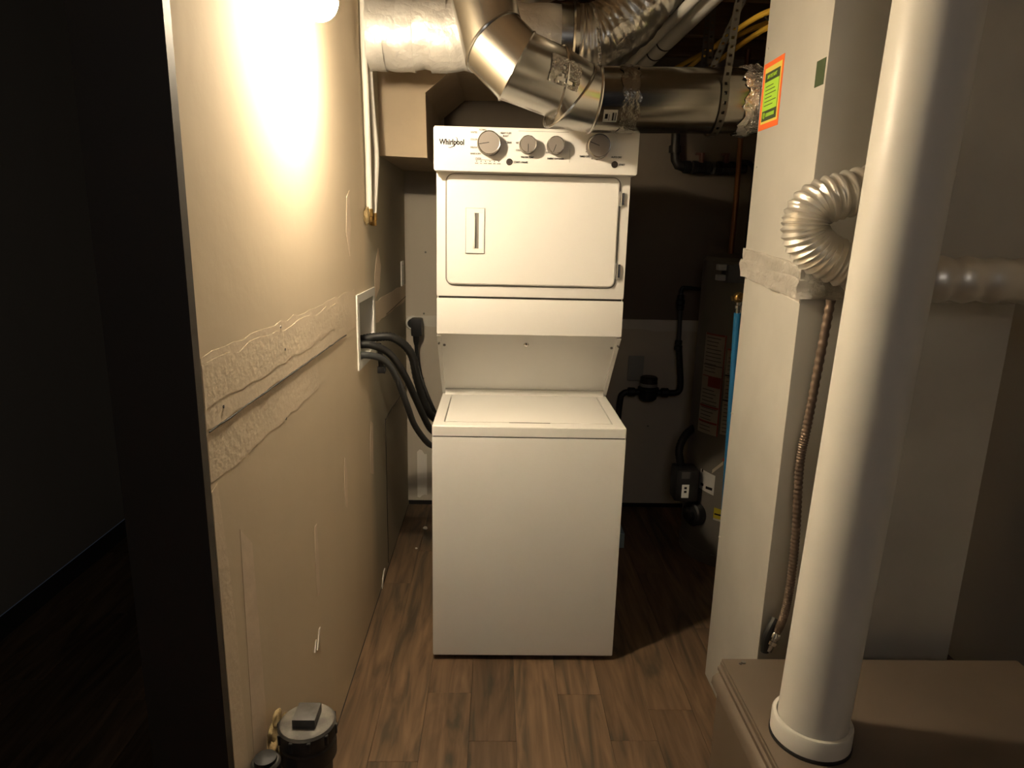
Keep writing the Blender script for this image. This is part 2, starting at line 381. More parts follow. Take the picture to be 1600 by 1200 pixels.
# joists
for y, lab in ((.5,'nearest visible wooden ceiling joist, the one right behind the round ducts'),(.94,'middle wooden ceiling joist in the dark between two others'),(1.26,'farthest wooden ceiling joist, lying against the back wall')):
    bm = box(B(), (XL-.1,y-.019,2.19), (XR,y+.019,ZC-.001), .002, 1)
    o = obj('ceiling_joist', bm, JOIST, None)
    tag(o, lab, 'joist', 'open ceiling joists')

# ------------------------------------------------------------------ lamp
lampo = thing('globe_lamp', 'bare glowing globe lamp by the left wall under the ceiling', 'lamp', (-.18,-.48,1.865))
bm = B(); bmesh.ops.create_uvsphere(bm, u_segments=28, v_segments=18, radius=.04)
bmesh.ops.translate(bm, verts=bm.verts, vec=(-.18,-.48,1.865))
gm = emis('glowing_globe', BULB_COL, 1.0); nt = gm.node_tree
g = nt.nodes.new('ShaderNodeNewGeometry'); sx = nt.nodes.new('ShaderNodeSeparateXYZ'); nt.links.new(g.outputs['Normal'], sx.inputs[0])
def mth(op, a, b):
    n = nt.nodes.new('ShaderNodeMath'); n.operation = op
    for i, q in enumerate((a,b)):
        if isinstance(q, (int,float)): n.inputs[i].default_value = q
        else: nt.links.new(q, n.inputs[i])
    return n.outputs[0]
neg = mth('MAXIMUM', mth('MULTIPLY', sx.outputs['Z'], -1.0), 0.0)
st = mth('MULTIPLY', mth('ADD', mth('MULTIPLY', mth('MULTIPLY', neg, neg), .82), .18), BULB)   # LED globe: most light leaves downwards
nt.links.new(st, nt.nodes['Principled BSDF'].inputs['Emission Strength'])
obj('globe', bm, gm, lampo)
bm = B(); lathe(bm, [(.018,.037),(.024,.042),(.024,.10),(.030,.105),(.030,.14),(.012,.15)], (-.18,-.48,1.865)); obj('socket', bm, ENAMEL2, lampo)
bm = B(); tube(bm, [(-.18,-.48,2.0),(-.18,-.48,2.25),(-.18,-.48,2.415)], .004, 8); obj('cord', bm, ENAMEL2, lampo)

# ------------------------------------------------------------------ stacked washer and dryer
W, D, H = .606, .68, 1.712
t = thing('stacked_washer_dryer', 'tall white stacked laundry centre with washer below and dryer above', 'appliance', (W/2, D/2, 0))
obj('washer_cabinet', box(B(), (0,0,.02), (W,D,.7868), .006), ENAMEL, t)
bm = box(B(), (.02,.02,.006), (W-.02,D-.02,.022))
obj('toe_recess', bm, DARKGAP, t)
for x in (.05,W-.05):
    for y in (.05,D-.05):
        bm = B(); cyl(bm, (x,y,0), (x,y,.021), .018, 12); obj('foot', bm, BLACK, t)
# washer top: frame round the lid
bm = box(B(), (.004,.004,.786), (W-.004,D,.7905)); obj('top_gap', bm, DARKGAP, t)
LX0, LX1, LY0, LY1 = .034, .569, .043, .395
bm = B()
poly_o = [(0,0),(W,0),(W,D),(0,D)]
outer = [(0,0),(W,0),(W,D),(0,D)]; inner = [(LX0,LY0),(LX1,LY0),(LX1,LY1),(LX0,LY1)]
vo = [[bm.verts.new((x,y,z)) for x,y in outer] for z in (.7905,.8233)]
vi = [[bm.verts.new((x,y,z)) for x,y in inner] for z in (.800,.8233)]
for i in range(4):
    j = (i+1)%4
    bm.faces.new((vo[0][i],vo[0][j],vo[1][j],vo[1][i])); bm.faces.new((vi[0][j],vi[0][i],vi[1][i],vi[1][j]))
    bm.faces.new((vo[1][i],vo[1][j],vi[1][j],vi[1][i]))
bm.faces.new(vi[0])
bmesh.ops.recalc_face_normals(bm, faces=bm.faces)
ed = [e for e in bm.edges if all(v in vo[1] for v in e.verts) or (e.verts[0] in vo[0]+vo[1] and e.verts[1] in vo[0]+vo[1] and abs(e.verts[0].co.z-e.verts[1].co.z)>.01)]
bmesh.ops.bevel(bm, geom=ed, offset=.007, segments=3, profile=.6, affect='EDGES')
obj('washer_top', bm, ENAMEL, t)
lid = obj('washer_lid', box(B(), (LX0+.004,LY0+.003,.802), (LX1-.004,LY1-.003,.8245), .003), ENAMEL, t)
bm = box(B(), (.24,LY0-.001,.8215), (.37,LY0+.006,.8238)); obj('finger_gap', bm, DARKGAP, lid)
# dryer cabinet profile with the slanted recess above the lid
prof = [(.43,.823),(.68,.823),(.68,1.70),(.20,1.70),(.20,1.079),(.215,1.060)]
bm = B(); prism(bm, prof, 'X', .001, W-.001); obj('dryer_cabinet', bm, ENAMEL, t)
for x0, x1 in ((0,.012),(W-.012,W)):
    bm = B(); prism(bm, [(.415,.8235),(.45,.8235),(.23,1.075),(.184,1.075)], 'X', x0, x1); obj('side_flange', bm, ENAMEL, t)
bm = B(); prism(bm, [(.395,.8238),(.44,.8238),(.44,.85),(.405,.842)], 'X', .012, W-.012); obj('recess_ledge', bm, ENAMEL2, t)
for x, z in ((.021,1.035),(W-.021,1.035)):
    y = .223+(1.052-z)*.93
    bm = B(); lathe(bm, [(.0045,-.002),(.0045,.002),(.002,.003)], (x,y-.003,z), (0,-.72,-.69), 10); obj('screw', bm, SCREW, t)
for x in (.006,W-.006):
    bm = B(); cyl(bm, (x,.215,1.047), (x,.190,1.047), .003, 8); obj('screw', bm, SCREW, t)
bm = B(); lathe(bm, [(.009,0),(.009,.003),(.005,.008),(.002,.009)], (.295,.219,1.046), (0,-.72,-.69), 14); obj('lid_bumper', bm, CHROME, t)
# access panel band
obj('access_panel', box(B(), (0,.180,1.0815), (W,.215,1.1977), .005), ENAMEL, t)
bm = box(B(), (.006,.19,1.196), (W-.006,.21,1.207)); obj('panel_gap', bm, DARKGAP, t)
# dryer front, door, hinges, handle
obj('dryer_front', box(B(), (0,.182,1.2045), (W,.215,1.60), .006), ENAMEL, t)
bm = B(); prism(bm, rrect(.0285,1.2385,.5765,1.5835,.026), 'Y', .1805, .19); obj('door_shadow_gap', bm, mat('grey_door_seal',(.20,.19,.175),.7), t)
bm = B(); prism(bm, rrect(.0335,1.243,.572,1.5805,.022), 'Y', .171, .188)
bmesh.ops.bevel(bm, geom=[e for e in bm.edges if all(abs(v.co.y-.171)<1e-5 for v in e.verts)], offset=.004, segments=3, affect='EDGES')
door = obj('dryer_door', bm, ENAMEL, t)
bm = B()
# handle: a plate with a recessed scoop and a grip edge
x0,x1,z0,z1 = .094,.151,1.343,1.480
for lo, hi in (((x0,z0),(.118,z1)), ((.146,z0),(x1,z1)), ((.118,z0),(.146,z0+.014)), ((.118,z1-.014),(.146,z1))):
    box(bm, (lo[0],.1655,lo[1]), (hi[0],.172,hi[1]))
bm2 = bm
prism(bm2, [(.127,.1708),(.146,.1658),(.146,.172),(.127,.172)], 'Z', z0+.014, z1-.014)
obj('door_handle', bm2, ENAMEL2, door)
bm = box(B(), (x0-.0015,.1690,z0-.002), (x1+.0018,.1712,z1+.001)); obj('handle_gap', bm, mat('grey_door_seal',(.20,.19,.175),.7), door)
bm = box(B(), (.1185,.1702,z0+.0145), (.1275,.1716,z1-.0145)); obj('handle_scoop', bm, mat('scoop_grey',(.34,.32,.29),.6), door)
bm = B(); tube(bm, [(.1185,.166,z0+.014),(.1195,.1625,z0+.03),(.1195,.1625,z1-.03),(.1185,.166,z1-.014)], .0035, 8); obj('handle_lip', bm, ENAMEL2, door)
for z0h, z1h in ((1.497,1.541),(1.271,1.321)):
    bm = B(); cyl(bm, (.5755,.171,z0h), (.5755,.171,z1h), .0042, 10)
    box(bm, (.5745,.1715,z0h+.004), (.587,.1822,z1h-.004)); obj('hinge', bm, CHROME, t)
# console
bm = B(); prism(bm, [(.121,1.5865),(.1185,1.592),(.114,1.708),(.119,1.7125),(.36,1.7125),(.36,1.586)], 'X', -.002, W+.006)
bmesh.ops.bevel(bm, geom=[e for e in bm.edges if abs(e.verts[0].co.x-e.verts[1].co.x)<1e-5], offset=.003, segments=2, affect='EDGES')
cons = obj('control_console', bm, ENAMEL, t)
CY = lambda z: .118-(z-1.603)/.105*.004
def knob(x, z, r, d, ang, label):
    y = CY(z)
    bm = B(); lathe(bm, [(r*1.03,0),(r*1.03,.004),(r,.006),(r*.96,d-.002),(r*.92,d)], (x,y+.001,z), (0,-1,0), 36); k = obj('knob', bm, KNOB, t); k['label'] = label
    bm = B(); lathe(bm, [(r*.955,d-.0018),(r*.97,d-.0006),(r*.93,d+.0006),(r*.89,d+.0003)], (x,y+.001,z), (0,-1,0), 36, caps=False); obj('knob_rim', bm, CHROME, k)
    a = math.radians(ang); c, s = math.cos(a), math.sin(a); q = []
    for l, wd in ((0,-1),(1,-1),(1,1),(0,1)): q.append((x+c*(r*.86*l)-s*wd*.0008, z+s*(r*.86*l)+c*wd*.0008))
    bm = B(); prism(bm, q, 'Y', y-d-.0002, y-d+.002); obj('pointer_line', bm, INKD, k)
knob(.1635,1.6655,.0345,.036,190,'large grey cycle knob nearest the maker name')
knob(.2785,1.6640,.0255,.036,-90,'small grey knob pointing straight down')
knob(.3605,1.6640,.0255,.036,-110,'small grey knob right of the other small one')
knob(.4880,1.6645,.0345,.036,160,'large grey dryer knob under the duct')
for x, z in ((.2245,1.6155),(.5415,1.6155)):
    bm = B(); lathe(bm, [(.0098,-.001),(.0098,.002),(.008,.0026),(.0075,.0012),(.001,.0012)], (x,CY(z),z), (0,-1,0), 24); obj('push_button', bm, mat('dark_brown_button',(.03,.022,.018),.4), t)
def ctext(s, size, x, z, m=INK, al='LEFT', xs=1.0, bold=0.0):
    return text('lettering', s, size, (x, CY(z)-.0014, z), m, cons, xs, None, al, bold)
ctext('Whirlpool', .0215, .0155, 1.6605, INKD, 'LEFT', .82, .0007)
# the swoosh ring through the maker name
pts = [(x, CY(z)-.0022, z) for x, z, _ in smooth([(.041,1.6530,0),(.046,1.6515,0),(.056,1.6550,0),(.064,1.6625,0),(.0685,1.672,0),(.0675,1.679,0),(.063,1.6815,0)],5)]
bm = B(); tube(bm, pts, .0007, 6, rf=lambda s,i: .0002+.0011*math.sin(math.pi*min(1,s))); obj('logo_swoosh', bm, INKD, cons)
S = .0068
for s, x, z in (('NORMAL',.133,1.7015),('HEAVY DUTY',.196,1.694),('WHITES',.108,1.694),('COLORS',.108,1.674),('DELICATE',.108,1.652),('RINSE & SPIN',.108,1.634),('BULKY',.204,1.686),('DRAIN',.214,1.668)):
    ctext(s, S, x, z, INK, 'LEFT', .8)
for s, x, z in (('HOT',.243,1.668),('COLD',.243,1.647),('LOW',.333,1.643)): ctext(s, S, x, z, INK, 'LEFT', .85)
ctext('WATER TEMP', .0075, .278, 1.6275, INKD, 'CENTER', .85); ctext('FABRIC SOFTENER', .0075, .363, 1.6255, INKD, 'CENTER', .8)
ctext('START / PAUSE', .0075, .238, 1.613, INKD, 'LEFT', .85); ctext('START', .0075, .554, 1.613, INKD, 'LEFT', .85)
ctext('TIMED DRY', .0075, .434, 1.634, INKD, 'LEFT', .85); ctext('AUTO DRY', .0075, .530, 1.634, INKD, 'LEFT', .85)
for s, x, z in (('30',.452,1.655),('40',.452,1.648),('50',.459,1.637),('60',.470,1.629),('70',.484,1.627)): ctext(s, .005, x, z, INK)
ctext('STATUS', .006, .123, 1.621, INK, 'LEFT', .8)
for q in ((.123,.197,1.6190,1.6197),(.25,.40,1.7030,1.7036),(.405,.4055,1.618,1.69)):
    obj('printed_rule', box(B(), (q[0],CY(q[2])-.0014,q[2]), (q[1],CY(q[2])+.001,q[3])), INK, cons)
for i in range(6):
    x = .1265+i*.0133
    bm = B(); prism(bm, [(x-.0022,1.6165),(x+.0022,1.6165),(x,1.6135)], 'Y', CY(1.615)-.0006, CY(1.615)+.001); obj('status_mark', bm, INKD, cons)
    ctext(('SENSE','FILL','WASH','RINSE','SPIN','DONE')[i], .0042, x, 1.608, INK, 'CENTER', .85)

# ------------------------------------------------------------------ laundry outlet box, hoses, cord
t = thing('laundry_outlet_box', 'white recessed laundry outlet box with hoses set in the left wall', 'outlet box', (XL, .28, .966))
bm = B()
y0,y1,z0,z1 = .125,.435,.964,1.206
for lo, hi in (((y0,z0),(HY0+.008,z1)), ((HY1-.008,z0),(y1,z1)), ((HY0+.008,z0),(HY1-.008,HZ0+.008)), ((HY0+.008,HZ1-.008),(HY1-.008,z1))):
    box(bm, (XL-.001,lo[0],lo[1]), (XL+.005,hi[0],hi[1]))
obj('frame', bm, ENAMEL2, t)
bm = B(); a,b_,c_,d_ = HY0+.001,HY1-.001,HZ0+.001,HZ1-.001
box(bm, (XL-.088,a,c_), (XL-.085,b_,d_)); box(bm, (XL-.085,a,c_), (XL,a+.003,d_)); box(bm, (XL-.085,b_-.003,c_), (XL,b_,d_)); box(bm, (XL-.085,a+.003,c_), (XL,b_-.003,c_+.003)); box(bm, (XL-.085,a+.003,d_-.003), (XL,b_-.003,d_))
obj('box_shell', bm, ENAMEL2, t)
for y in (.20,.30):
    bm = B(); cyl(bm, (XL-.084,y,1.035), (XL-.03,y,1.035), .012, 12, .002); cyl(bm, (XL-.05,y,1.035), (XL-.05,y,1.065), .008, 10); obj('valve', bm, BRASS, t)
bm = B(); cyl(bm, (XL-.084,.35,1.14), (XL-.079,.35,1.14), .005, 8); obj('screw', bm, SCREW, t)
bm = B(); tube(bm, smooth([(XL-.025,.20,1.036),(XL+.03,.215,1.033),(-.165,.26,.995),(-.125,.34,.90),(-.10,.42,.80),(-.06,.53,.655),(-.03,.62,.60),(-.015,.70,.575),(.03,.74,.565),(.1,.75,.56)]), .0125, 12)
o = obj('water_hose', bm, RUBBER, None, base=(XL,.2,1.03)); tag(o, 'black water hose leaving the outlet box highest and hanging beside the washer', 'hose', 'laundry hoses')
bm = B(); tube(bm, smooth([(XL-.025,.165,1.005),(XL+.02,.18,1.006),(-.178,.21,.985),(-.145,.25,.92),(-.118,.32,.80),(-.10,.40,.70),(-.06,.52,.59),(-.03,.62,.555),(-.012,.70,.535),(.04,.73,.525),(.1,.735,.52)]), .0115, 12)
o = obj('water_hose', bm, GREYHOSE, None, base=(XL,.17,1.0)); tag(o, 'dark grey water hose leaving the outlet box lowest, nearest the viewer', 'hose', 'laundry hoses')
bm = B(); tube(bm, smooth([(XL-.04,.33,1.03),(XL+.02,.34,1.04),(-.165,.36,1.035),(-.115,.42,.97),(-.10,.48,.86),(-.075,.55,.73),(-.04,.65,.65),(-.02,.73,.63),(.04,.79,.62),(.1,.80,.6)],12), .018, 14, rf=lambda s,i: .0145+.0015*(i%2))
o = obj('drain_hose', bm, RUBBER, None, base=(XL,.33,1.03)); tag(o, 'thick ribbed black drain hose behind the thinner hoses at the outlet box', 'hose', 'laundry hoses')
t = thing('hose_hook', 'black plastic hook dangling from the hoses below the outlet box', 'hook', (-.20,.28,.93))
bm = B(); tube(bm, smooth([(-.205,.27,1.03),(-.202,.275,1.0),(-.20,.28,.955),(-.198,.285,.935),(-.186,.285,.93)],5), .009, 8); obj('hook_body', bm, BLACK, t)
bm = box(B(), (-.212,.272,.925), (-.186,.296,.948), .003); obj('hook_tip', bm, BLACK, t)
t = thing('wall_receptacle', 'round white dryer receptacle on the back wall in the left corner', 'outlet', (-.222,YB,.955))
bm = B(); lathe(bm, [(.033,0),(.033,.022),(.029,.03),(.025,.031)], (-.213,YB,.96), (0,-1,0), 24); obj('receptacle_body', bm, ENAMEL2, t)
bm = B(); lathe(bm, [(.023,.031),(.023,.034),(.018,.0345)], (-.213,YB,.96), (0,-1,0), 20); obj('receptacle_face', bm, BLACK, t)
t = thing('power_cord', 'black power plug with a cord running down behind the washer', 'cord', (-.20,1.235,.90))
bm = box(B(), (-.214,1.195,.905), (-.160,1.256,.992), .013); obj('plug', bm, BLACK, t)
bm = B(); lathe(bm, [(.017,.0),(.015,.03),(.010,.05)], (-.190,1.22,.91), (0,0,-1), 14); obj('strain_relief', bm, BLACK, t)
bm = B(); tube(bm, smooth([(-.190,1.22,.87),(-.187,1.22,.81),(-.170,1.20,.72),(-.125,1.14,.62),(-.05,1.02,.52),(.04,.85,.48),(.1,.72,.47)]), .009, 10); obj('cord', bm, BLACK, t)
t = thing('switch_plate', 'white blank cover plate on the left wall near the back corner', 'cover plate', (XL,1.17,1.15))
obj('plate', box(B(), (XL,1.13,1.15), (XL+.006,1.20,1.262), .002), ENAMEL2, t)
for z in (1.17,1.242):
    bm = B(); cyl(bm, (XL+.005,1.165,z), (XL+.0072,1.165,z), .003, 8); obj('plate_screw', bm, SCREW, t)
# white pex pipes
def pex(pts, label, fy):
    t = thing('pex_pipe', label, 'pipe', (XL+.014, pts[-1][1], pts[-1][2]), 'white water pipes on the left wall')
    bm = B(); tube(bm, smooth(pts), .0098, 12); obj('pipe', bm, PEX, t)
    x, y, z = pts[-1]
    bm = B(); lathe(bm, [(.0115,.012),(.0125,.01),(.0125,-.012),(.010,-.014),(.010,-.03),(.004,-.032)], (x,y,z), (0,0,1), 12); obj('brass_fitting', bm, BRASS, t)
    bm = B(); cyl(bm, (x,y,z-.018), (XL-.005,y,z-.022), .008, 10); obj('wall_elbow', bm, BRASS, t)
pex([(-.234,.30,2.185),(-.234,.29,2.0),(-.232,.30,1.8),(-.233,.315,1.62),(-.234,.318,1.462)], 'left one of two white plastic water pipes coming down the left wall', 0)
pex([(-.234,.36,2.185),(-.233,.36,2.0),(-.230,.39,1.8),(-.226,.425,1.66),(-.230,.415,1.55),(-.234,.395,1.450)], 'right one of two white plastic water pipes, bowed towards the back wall', 1)
bm = B(); bmesh.ops.create_icosphere(bm, subdivisions=3, radius=.02)
for v in bm.verts:
    v.co = v.co*(1+.35*noise.noise(v.co*90)); v.co.z *= 1.4; v.co.x *= .5; v.co += Vector((XL+.009,.30,1.452))
o = obj('foam_patch', bm, FOAM, None); tag(o, 'crusty yellow foam patch round the pipe fittings on the left wall', 'foam')

# ------------------------------------------------------------------ cleanout pipe, stub and foam at lower left
CX, CYY, CZ = -.160, -.866, .483
t = thing('cleanout_pipe', 'black plumbing cleanout pipe with a dusty square-headed plug by the left wall', 'pipe', (CX,CYY,0))
bm = B(); lathe(bm, [(.0445,0),(.0445,.40),(.050,.405),(.0535,.41),(.0535,CZ-.04),(.050,CZ-.038),(.050,CZ-.03),(.0545,CZ-.028),(.0545,CZ-.003),(.051,CZ)], (CX,CYY,0), (0,0,1), 40); obj('pipe_body', bm, ABS, t)
bm = B(); lathe(bm, [(.0505,CZ-.001),(.0505,CZ+.001),(.047,CZ+.003),(.001,CZ+.003)], (CX,CYY,0), (0,0,1), 40); pl = obj('plug', bm, ABSDUST, t)
obj('square_head', box(B(), (CX-.022,CYY-.024,CZ+.002), (CX+.022,CYY+.026,CZ+.022), .003), mat('dusty_plug_head',(.05,.046,.041),.5,col2=(.10,.095,.088),vscale=30), pl)
for i in range(10):
    a = 2*math.pi*i/10; x, y = CX+.0535*math.cos(a), CYY+.0535*math.sin(a)
    obj('rim_rib', box(B(), (x-.004,y-.004,CZ-.026), (x+.004,y+.004,CZ-.004), .0015, 1), ABS, t)
t = thing('pipe_stub', 'short dark capped pipe between the cleanout pipe and the wall', 'pipe', (-.2185,-.935,0))
bm = B(); lathe(bm, [(.024,0),(.024,.425),(.027,.428),(.027,.452),(.023,.456)], (-.2185,-.935,0), (0,0,1), 24); obj('stub_body', bm, ABS, t)
bm = B(); lathe(bm, [(.020,.45),(.020,.463),(.010,.466)], (-.2185,-.935,0), (0,0,1), 20); obj('stub_cap', bm, RUBBER, t)
bm = B()
for c, r in (((-.229,-.835,.462),.018),((-.232,-.852,.435),.026),((-.226,-.875,.415),.026),((-.232,-.83,.39),.032),((-.228,-.80,.42),.02),((-.230,-.84,.34),.03),((-.230,-.84,.28),.028),((-.231,-.84,.22),.029),((-.230,-.84,.16),.03),((-.230,-.84,.10),.03),((-.230,-.84,.04),.036)):
    r0 = bmesh.ops.create_icosphere(bm, subdivisions=3, radius=r)
    for v in r0['verts']:
        k = 1+.45*noise.noise(v.co*70+Vector(c)*30); v.co *= k; v.co.x *= .36; v.co += Vector(c)
for v in bm.verts: v.co.x = max(v.co.x, XL+.001); v.co.z = max(v.co.z, 0)
o = obj('spray_foam', bm, FOAM, None, ang=80); tag(o, 'lumpy yellow spray foam left of the black cleanout pipe', 'foam')

# ------------------------------------------------------------------ ducts
# round trunk duct wrapped in foil behind the elbow
t = thing('foil_trunk_duct', 'foil-wrapped round duct crossing above the soffit from the left wall', 'duct', (.1,.30,1.90))
def crumple(bm, amp, freq, keep=None):
    for v in bm.verts: v.co += v.normal*0
    bm.normal_update()
    for v in bm.verts: v.co += v.normal*amp*noise.noise(v.co*freq)
pts = [(-.203+(.40+.203)*i/60, .30, 2.0+.004*math.sin(i*.5)) for i in range(61)]
bm = B(); tube(bm, pts, .1, 48); crumple(bm, .006, 14); obj('duct_wrap', bm, FOIL, t)
for x in (-.19,-.10,.0):
    bm = B(); tube(bm, [(x-.025+.05*k/6,.30,2.0) for k in range(7)], .1045, 48, caps=False); crumple(bm, .004, 30); obj('foil_tape', bm, FOIL, t)
bm = B(); tube(bm, [(.375,.30,2.0),(.41,.30,2.0)], .104, 40); obj('end_collar', bm, GALV, t)
# adjustable elbow and the horizontal duct
R7 = .0885
C = [Vector(p) for p in ((.105,-.045,2.15),(.174,-.10,1.888),(.2345,-.13,1.827),(.3455,-.06,1.804),(.384,-.02,1.782),(.4565,.035,1.7815))]
t = thing('elbow_duct', 'shiny round steel elbow duct bending down from ceiling over the dryer', 'duct', (.30,-.05,1.70))
def gore(a, b_, ta, tb, r0, r1):
    # cylinder between two mitre planes
    bm = B(); n = 48; d = (b_-a).normalized(); u, v = frame_of(d); rings = []
    for p, tn, r in ((a,ta,r0),(b_,tb,r1)):
        ring = []
        for j in range(n):
            ang = 2*math.pi*j/n; q = p+(u*math.cos(ang)+v*math.sin(ang))*r
            q = q - d*((q-p).dot(tn)/d.dot(tn)); ring.append(bm.verts.new(q))
        rings.append(ring)
    for j in range(n): bm.faces.new((rings[0][j],rings[0][(j+1)%n],rings[1][(j+1)%n],rings[1][j]))
    return bm, rings
tan = [Vector(q).normalized() for q in ((.22,-.18,-.95),(.62,-.28,-.68),(.88,.05,-.47),(.97,.2,-.1),(.74,.3,-.62),(.98,.1,-.1))]
def ring_pts(i, end, k=1.0):
    g_, rr_ = gore(C[i], C[i+1], tan[i], tan[i+1], R7*k, R7*k)
    out = [Vector(v.co) for v in rr_[1 if end else 0]]; g_.free(); return out
for i in range(len(C)-1):
    if i == 3:      # wedge gore lofted between its neighbours' rims
        A_ = ring_pts(2, True); B_ = ring_pts(4, False); best = None
        for sgn in (1,-1):
            for sh in range(48):
                e_ = sum((A_[j]-B_[(sgn*j+sh)%48]).length for j in range(0,48,4))
                if best is None or e_ < best[0]: best = (e_, sgn, sh)
        bm = B(); VA = [bm.verts.new(p) for p in A_]; VB = [bm.verts.new(B_[(best[1]*j+best[2])%48]) for j in range(48)]
        for j in range(48): bm.faces.new((VA[j],VA[(j+1)%48],VB[(j+1)%48],VB[j]))
    else:
        bm, rg = gore(C[i], C[i+1], tan[i], tan[i+1], R7*(1.0 if i else .93), R7*(1.0 if i else .93))
    loop = ring_pts(2, True) if i == 2 else ring_pts(i+1, False) if i < 4 else ring_pts(4, True)
    ctr = C[i+1]
    bmesh.ops.recalc_face_normals(bm, faces=bm.faces)
    g = obj('elbow_segment', bm, GALV, t)
    bm = B(); L = [ctr+(p-ctr)*1.012 for p in loop]; n = len(L); rings = []
    for j in range(n):
        tq = (L[(j+1)%n]-L[j-1]).normalized(); out = (L[j]-ctr).normalized(); sd = tq.cross(out)
        rings.append([bm.verts.new(L[j]+out*.0032*math.cos(a)+sd*.0042*math.sin(a)) for a in (0,1.047,2.094,3.1416,4.189,5.236)])
    for j in range(n):
        for k in range(6): bm.faces.new((rings[j][k],rings[j][(k+1)%6],rings[(j+1)%n][(k+1)%6],rings[(j+1)%n][k]))
    bmesh.ops.recalc_face_normals(bm, faces=bm.faces)
    obj('seam_bead', bm, GALV, g)
# torn foil tape on the second segment
bm = B(); d = (C[3]-C[2]).normalized(); u, v = frame_of(d); rows = []
for i in range(9):
    rowv = []
    for j in range(8):
        a = math.atan2(-.35,-.95)
        q = C[2]+d*(.045+.012*i)
        ang = -.5+ .11*j
        dirv = (Vector((0,-1,0))-d*Vector((0,-1,0)).dot(d)).normalized(); side = d.cross(dirv)
        rowv.append(bm.verts.new(q+(dirv*math.cos(ang)+side*math.sin(ang))*(R7+.0025+.0025*noise.noise(Vector((i*.9,j*.9,3))))))
    rows.append(rowv)
for i in range(8):
    for j in range(7):
        if noise.noise(Vector((i*.45,j*.5,7))) < .28: bm.faces.new((rows[i][j],rows[i+1][j],rows[i+1][j+1],rows[i][j+1]))
bmesh.ops.delete(bm, geom=[v for v in bm.verts if not v.link_faces], context='VERTS')
bmesh.ops.solidify(bm, geom=bm.faces[:], thickness=.0008)
obj('torn_tape', bm, FOILT, t, ang=60)
t = thing('round_supply_duct', 'dark shiny round duct running right from the elbow to the plenum', 'duct', (.70,.035,1.69))
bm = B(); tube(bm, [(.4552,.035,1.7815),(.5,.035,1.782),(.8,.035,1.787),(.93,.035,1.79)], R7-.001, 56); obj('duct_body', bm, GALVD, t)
def band(x0, x1, r, name, m, amp, parent, seed=0, ragged_=0.0):
    bm = B(); n = 56; k = max(2,int((x1-x0)/.006)); rings = []
    for i in range(k+1):
        ring = []
        for j in range(n):
            a = 2*math.pi*j/n; x = x0+(x1-x0)*i/k
            if ragged_ and i in (0,k): x += ragged_*noise.noise(Vector((math.cos(a)*4,math.sin(a)*4,i+seed)))
            rr = r+amp*abs(noise.noise(Vector((x*70,math.cos(a)*6,math.sin(a)*6+seed))))
            ring.append(bm.verts.new((x,.035+rr*math.cos(a),1.7865+(x-.75)*.014+rr*math.sin(a))))
        rings.append(ring)
    for i in range(k):
        for j in range(n): bm.faces.new((rings[i][j],rings[i][(j+1)%n],rings[i+1][(j+1)%n],rings[i+1][j]))
    bmesh.ops.recalc_face_normals(bm, faces=bm.faces)
    return obj(name, bm, m, parent, ang=70)
band(.525,.575,R7+.0004,'foil_tape',mat('dull_foil_tape',(.27,.25,.215),.27,1.0,var=.3,vscale=30,bump=.5,bscale=45),.004,t,1,.012)
band(.865,.915,R7+.001,'foil_tape',FOILT,.013,t,2,.03)
# bar-coded label on the duct
lb = obj('barcode_label', box(B(), (.478,-.0562,1.701), (.516,-.0552,1.737), .0003, 1), WHITELAB, t) if False else None
def ductpatch(x0, x1, a0, a1, dr, m, name, parent, n=6):
    bm = B(); rows = []
    for x in (x0,x1):
        rows.append([bm.verts.new((x,.035-(R7+dr)*math.cos(a0+(a1-a0)*k/n),1.7865+(x-.75)*.014+(R7+dr)*math.sin(a0+(a1-a0)*k/n))) for k in range(n+1)])
    for k in range(n): bm.faces.new((rows[0][k],rows[1][k],rows[1][k+1],rows[0][k+1]))
    bmesh.ops.solidify(bm, geom=bm.faces[:], thickness=.0005); bmesh.ops.recalc_face_normals(bm, faces=bm.faces)
    return obj(name, bm, m, parent)
lb = ductpatch(.478,.516,-.86,-.46,.0016,WHITELAB,'barcode_label',t)
for x0, x1, a0, a1 in ((.482,.490,-.74,-.58),(.502,.5065,-.80,-.54),(.508,.509,-.8,-.54),(.5105,.5128,-.8,-.54),(.493,.4945,-.8,-.6)):
    ductpatch(x0,x1,a0,a1,.0022,INKD,'barcode_bar',lb)
# perforated hanger straps
def strap(path, wdir, wdt, name, label, group):
    bm = B(); P = [Vector(p) for p in path]; seg = []
    for i in range(len(P)-1):
        n = max(1, round((P[i+1]-P[i]).length/.0075))
        for k in range(n): seg.append(P[i].lerp(P[i+1], k/n))
    seg.append(P[-1]); wd = Vector(wdir).normalized()*wdt; cols = (-.5,-.2,.2,.5)
    V = [[bm.verts.new(p+wd*c) for c in cols] for p in seg]
    for i in range(len(V)-1):
        for c in range(3):
            if c == 1 and i % 3 == 1: continue
            bm.faces.new((V[i][c],V[i][c+1],V[i+1][c+1],V[i+1][c]))
    bmesh.ops.solidify(bm, geom=bm.faces[:], thickness=.0012)
    o = obj(name, bm, STRAPM, None); tag(o, label, 'strap', group); return o
arc = [(.803,.035-(R7+.007)*math.cos(math.radians(a)),1.7875+(R7+.007)*math.sin(math.radians(a))) for a in range(20,-201,-10)]
strap([(.845,-.045,2.188),(.815,-.055,2.0),(.806,-.058,1.86)]+arc+[(.806,.13,1.86),(.855,.125,2.0),(.93,.1,2.188)], (1,0,0), .02, 'hanger_strap', 'perforated steel strap looped under the round duct at right', 'perforated hanger straps')
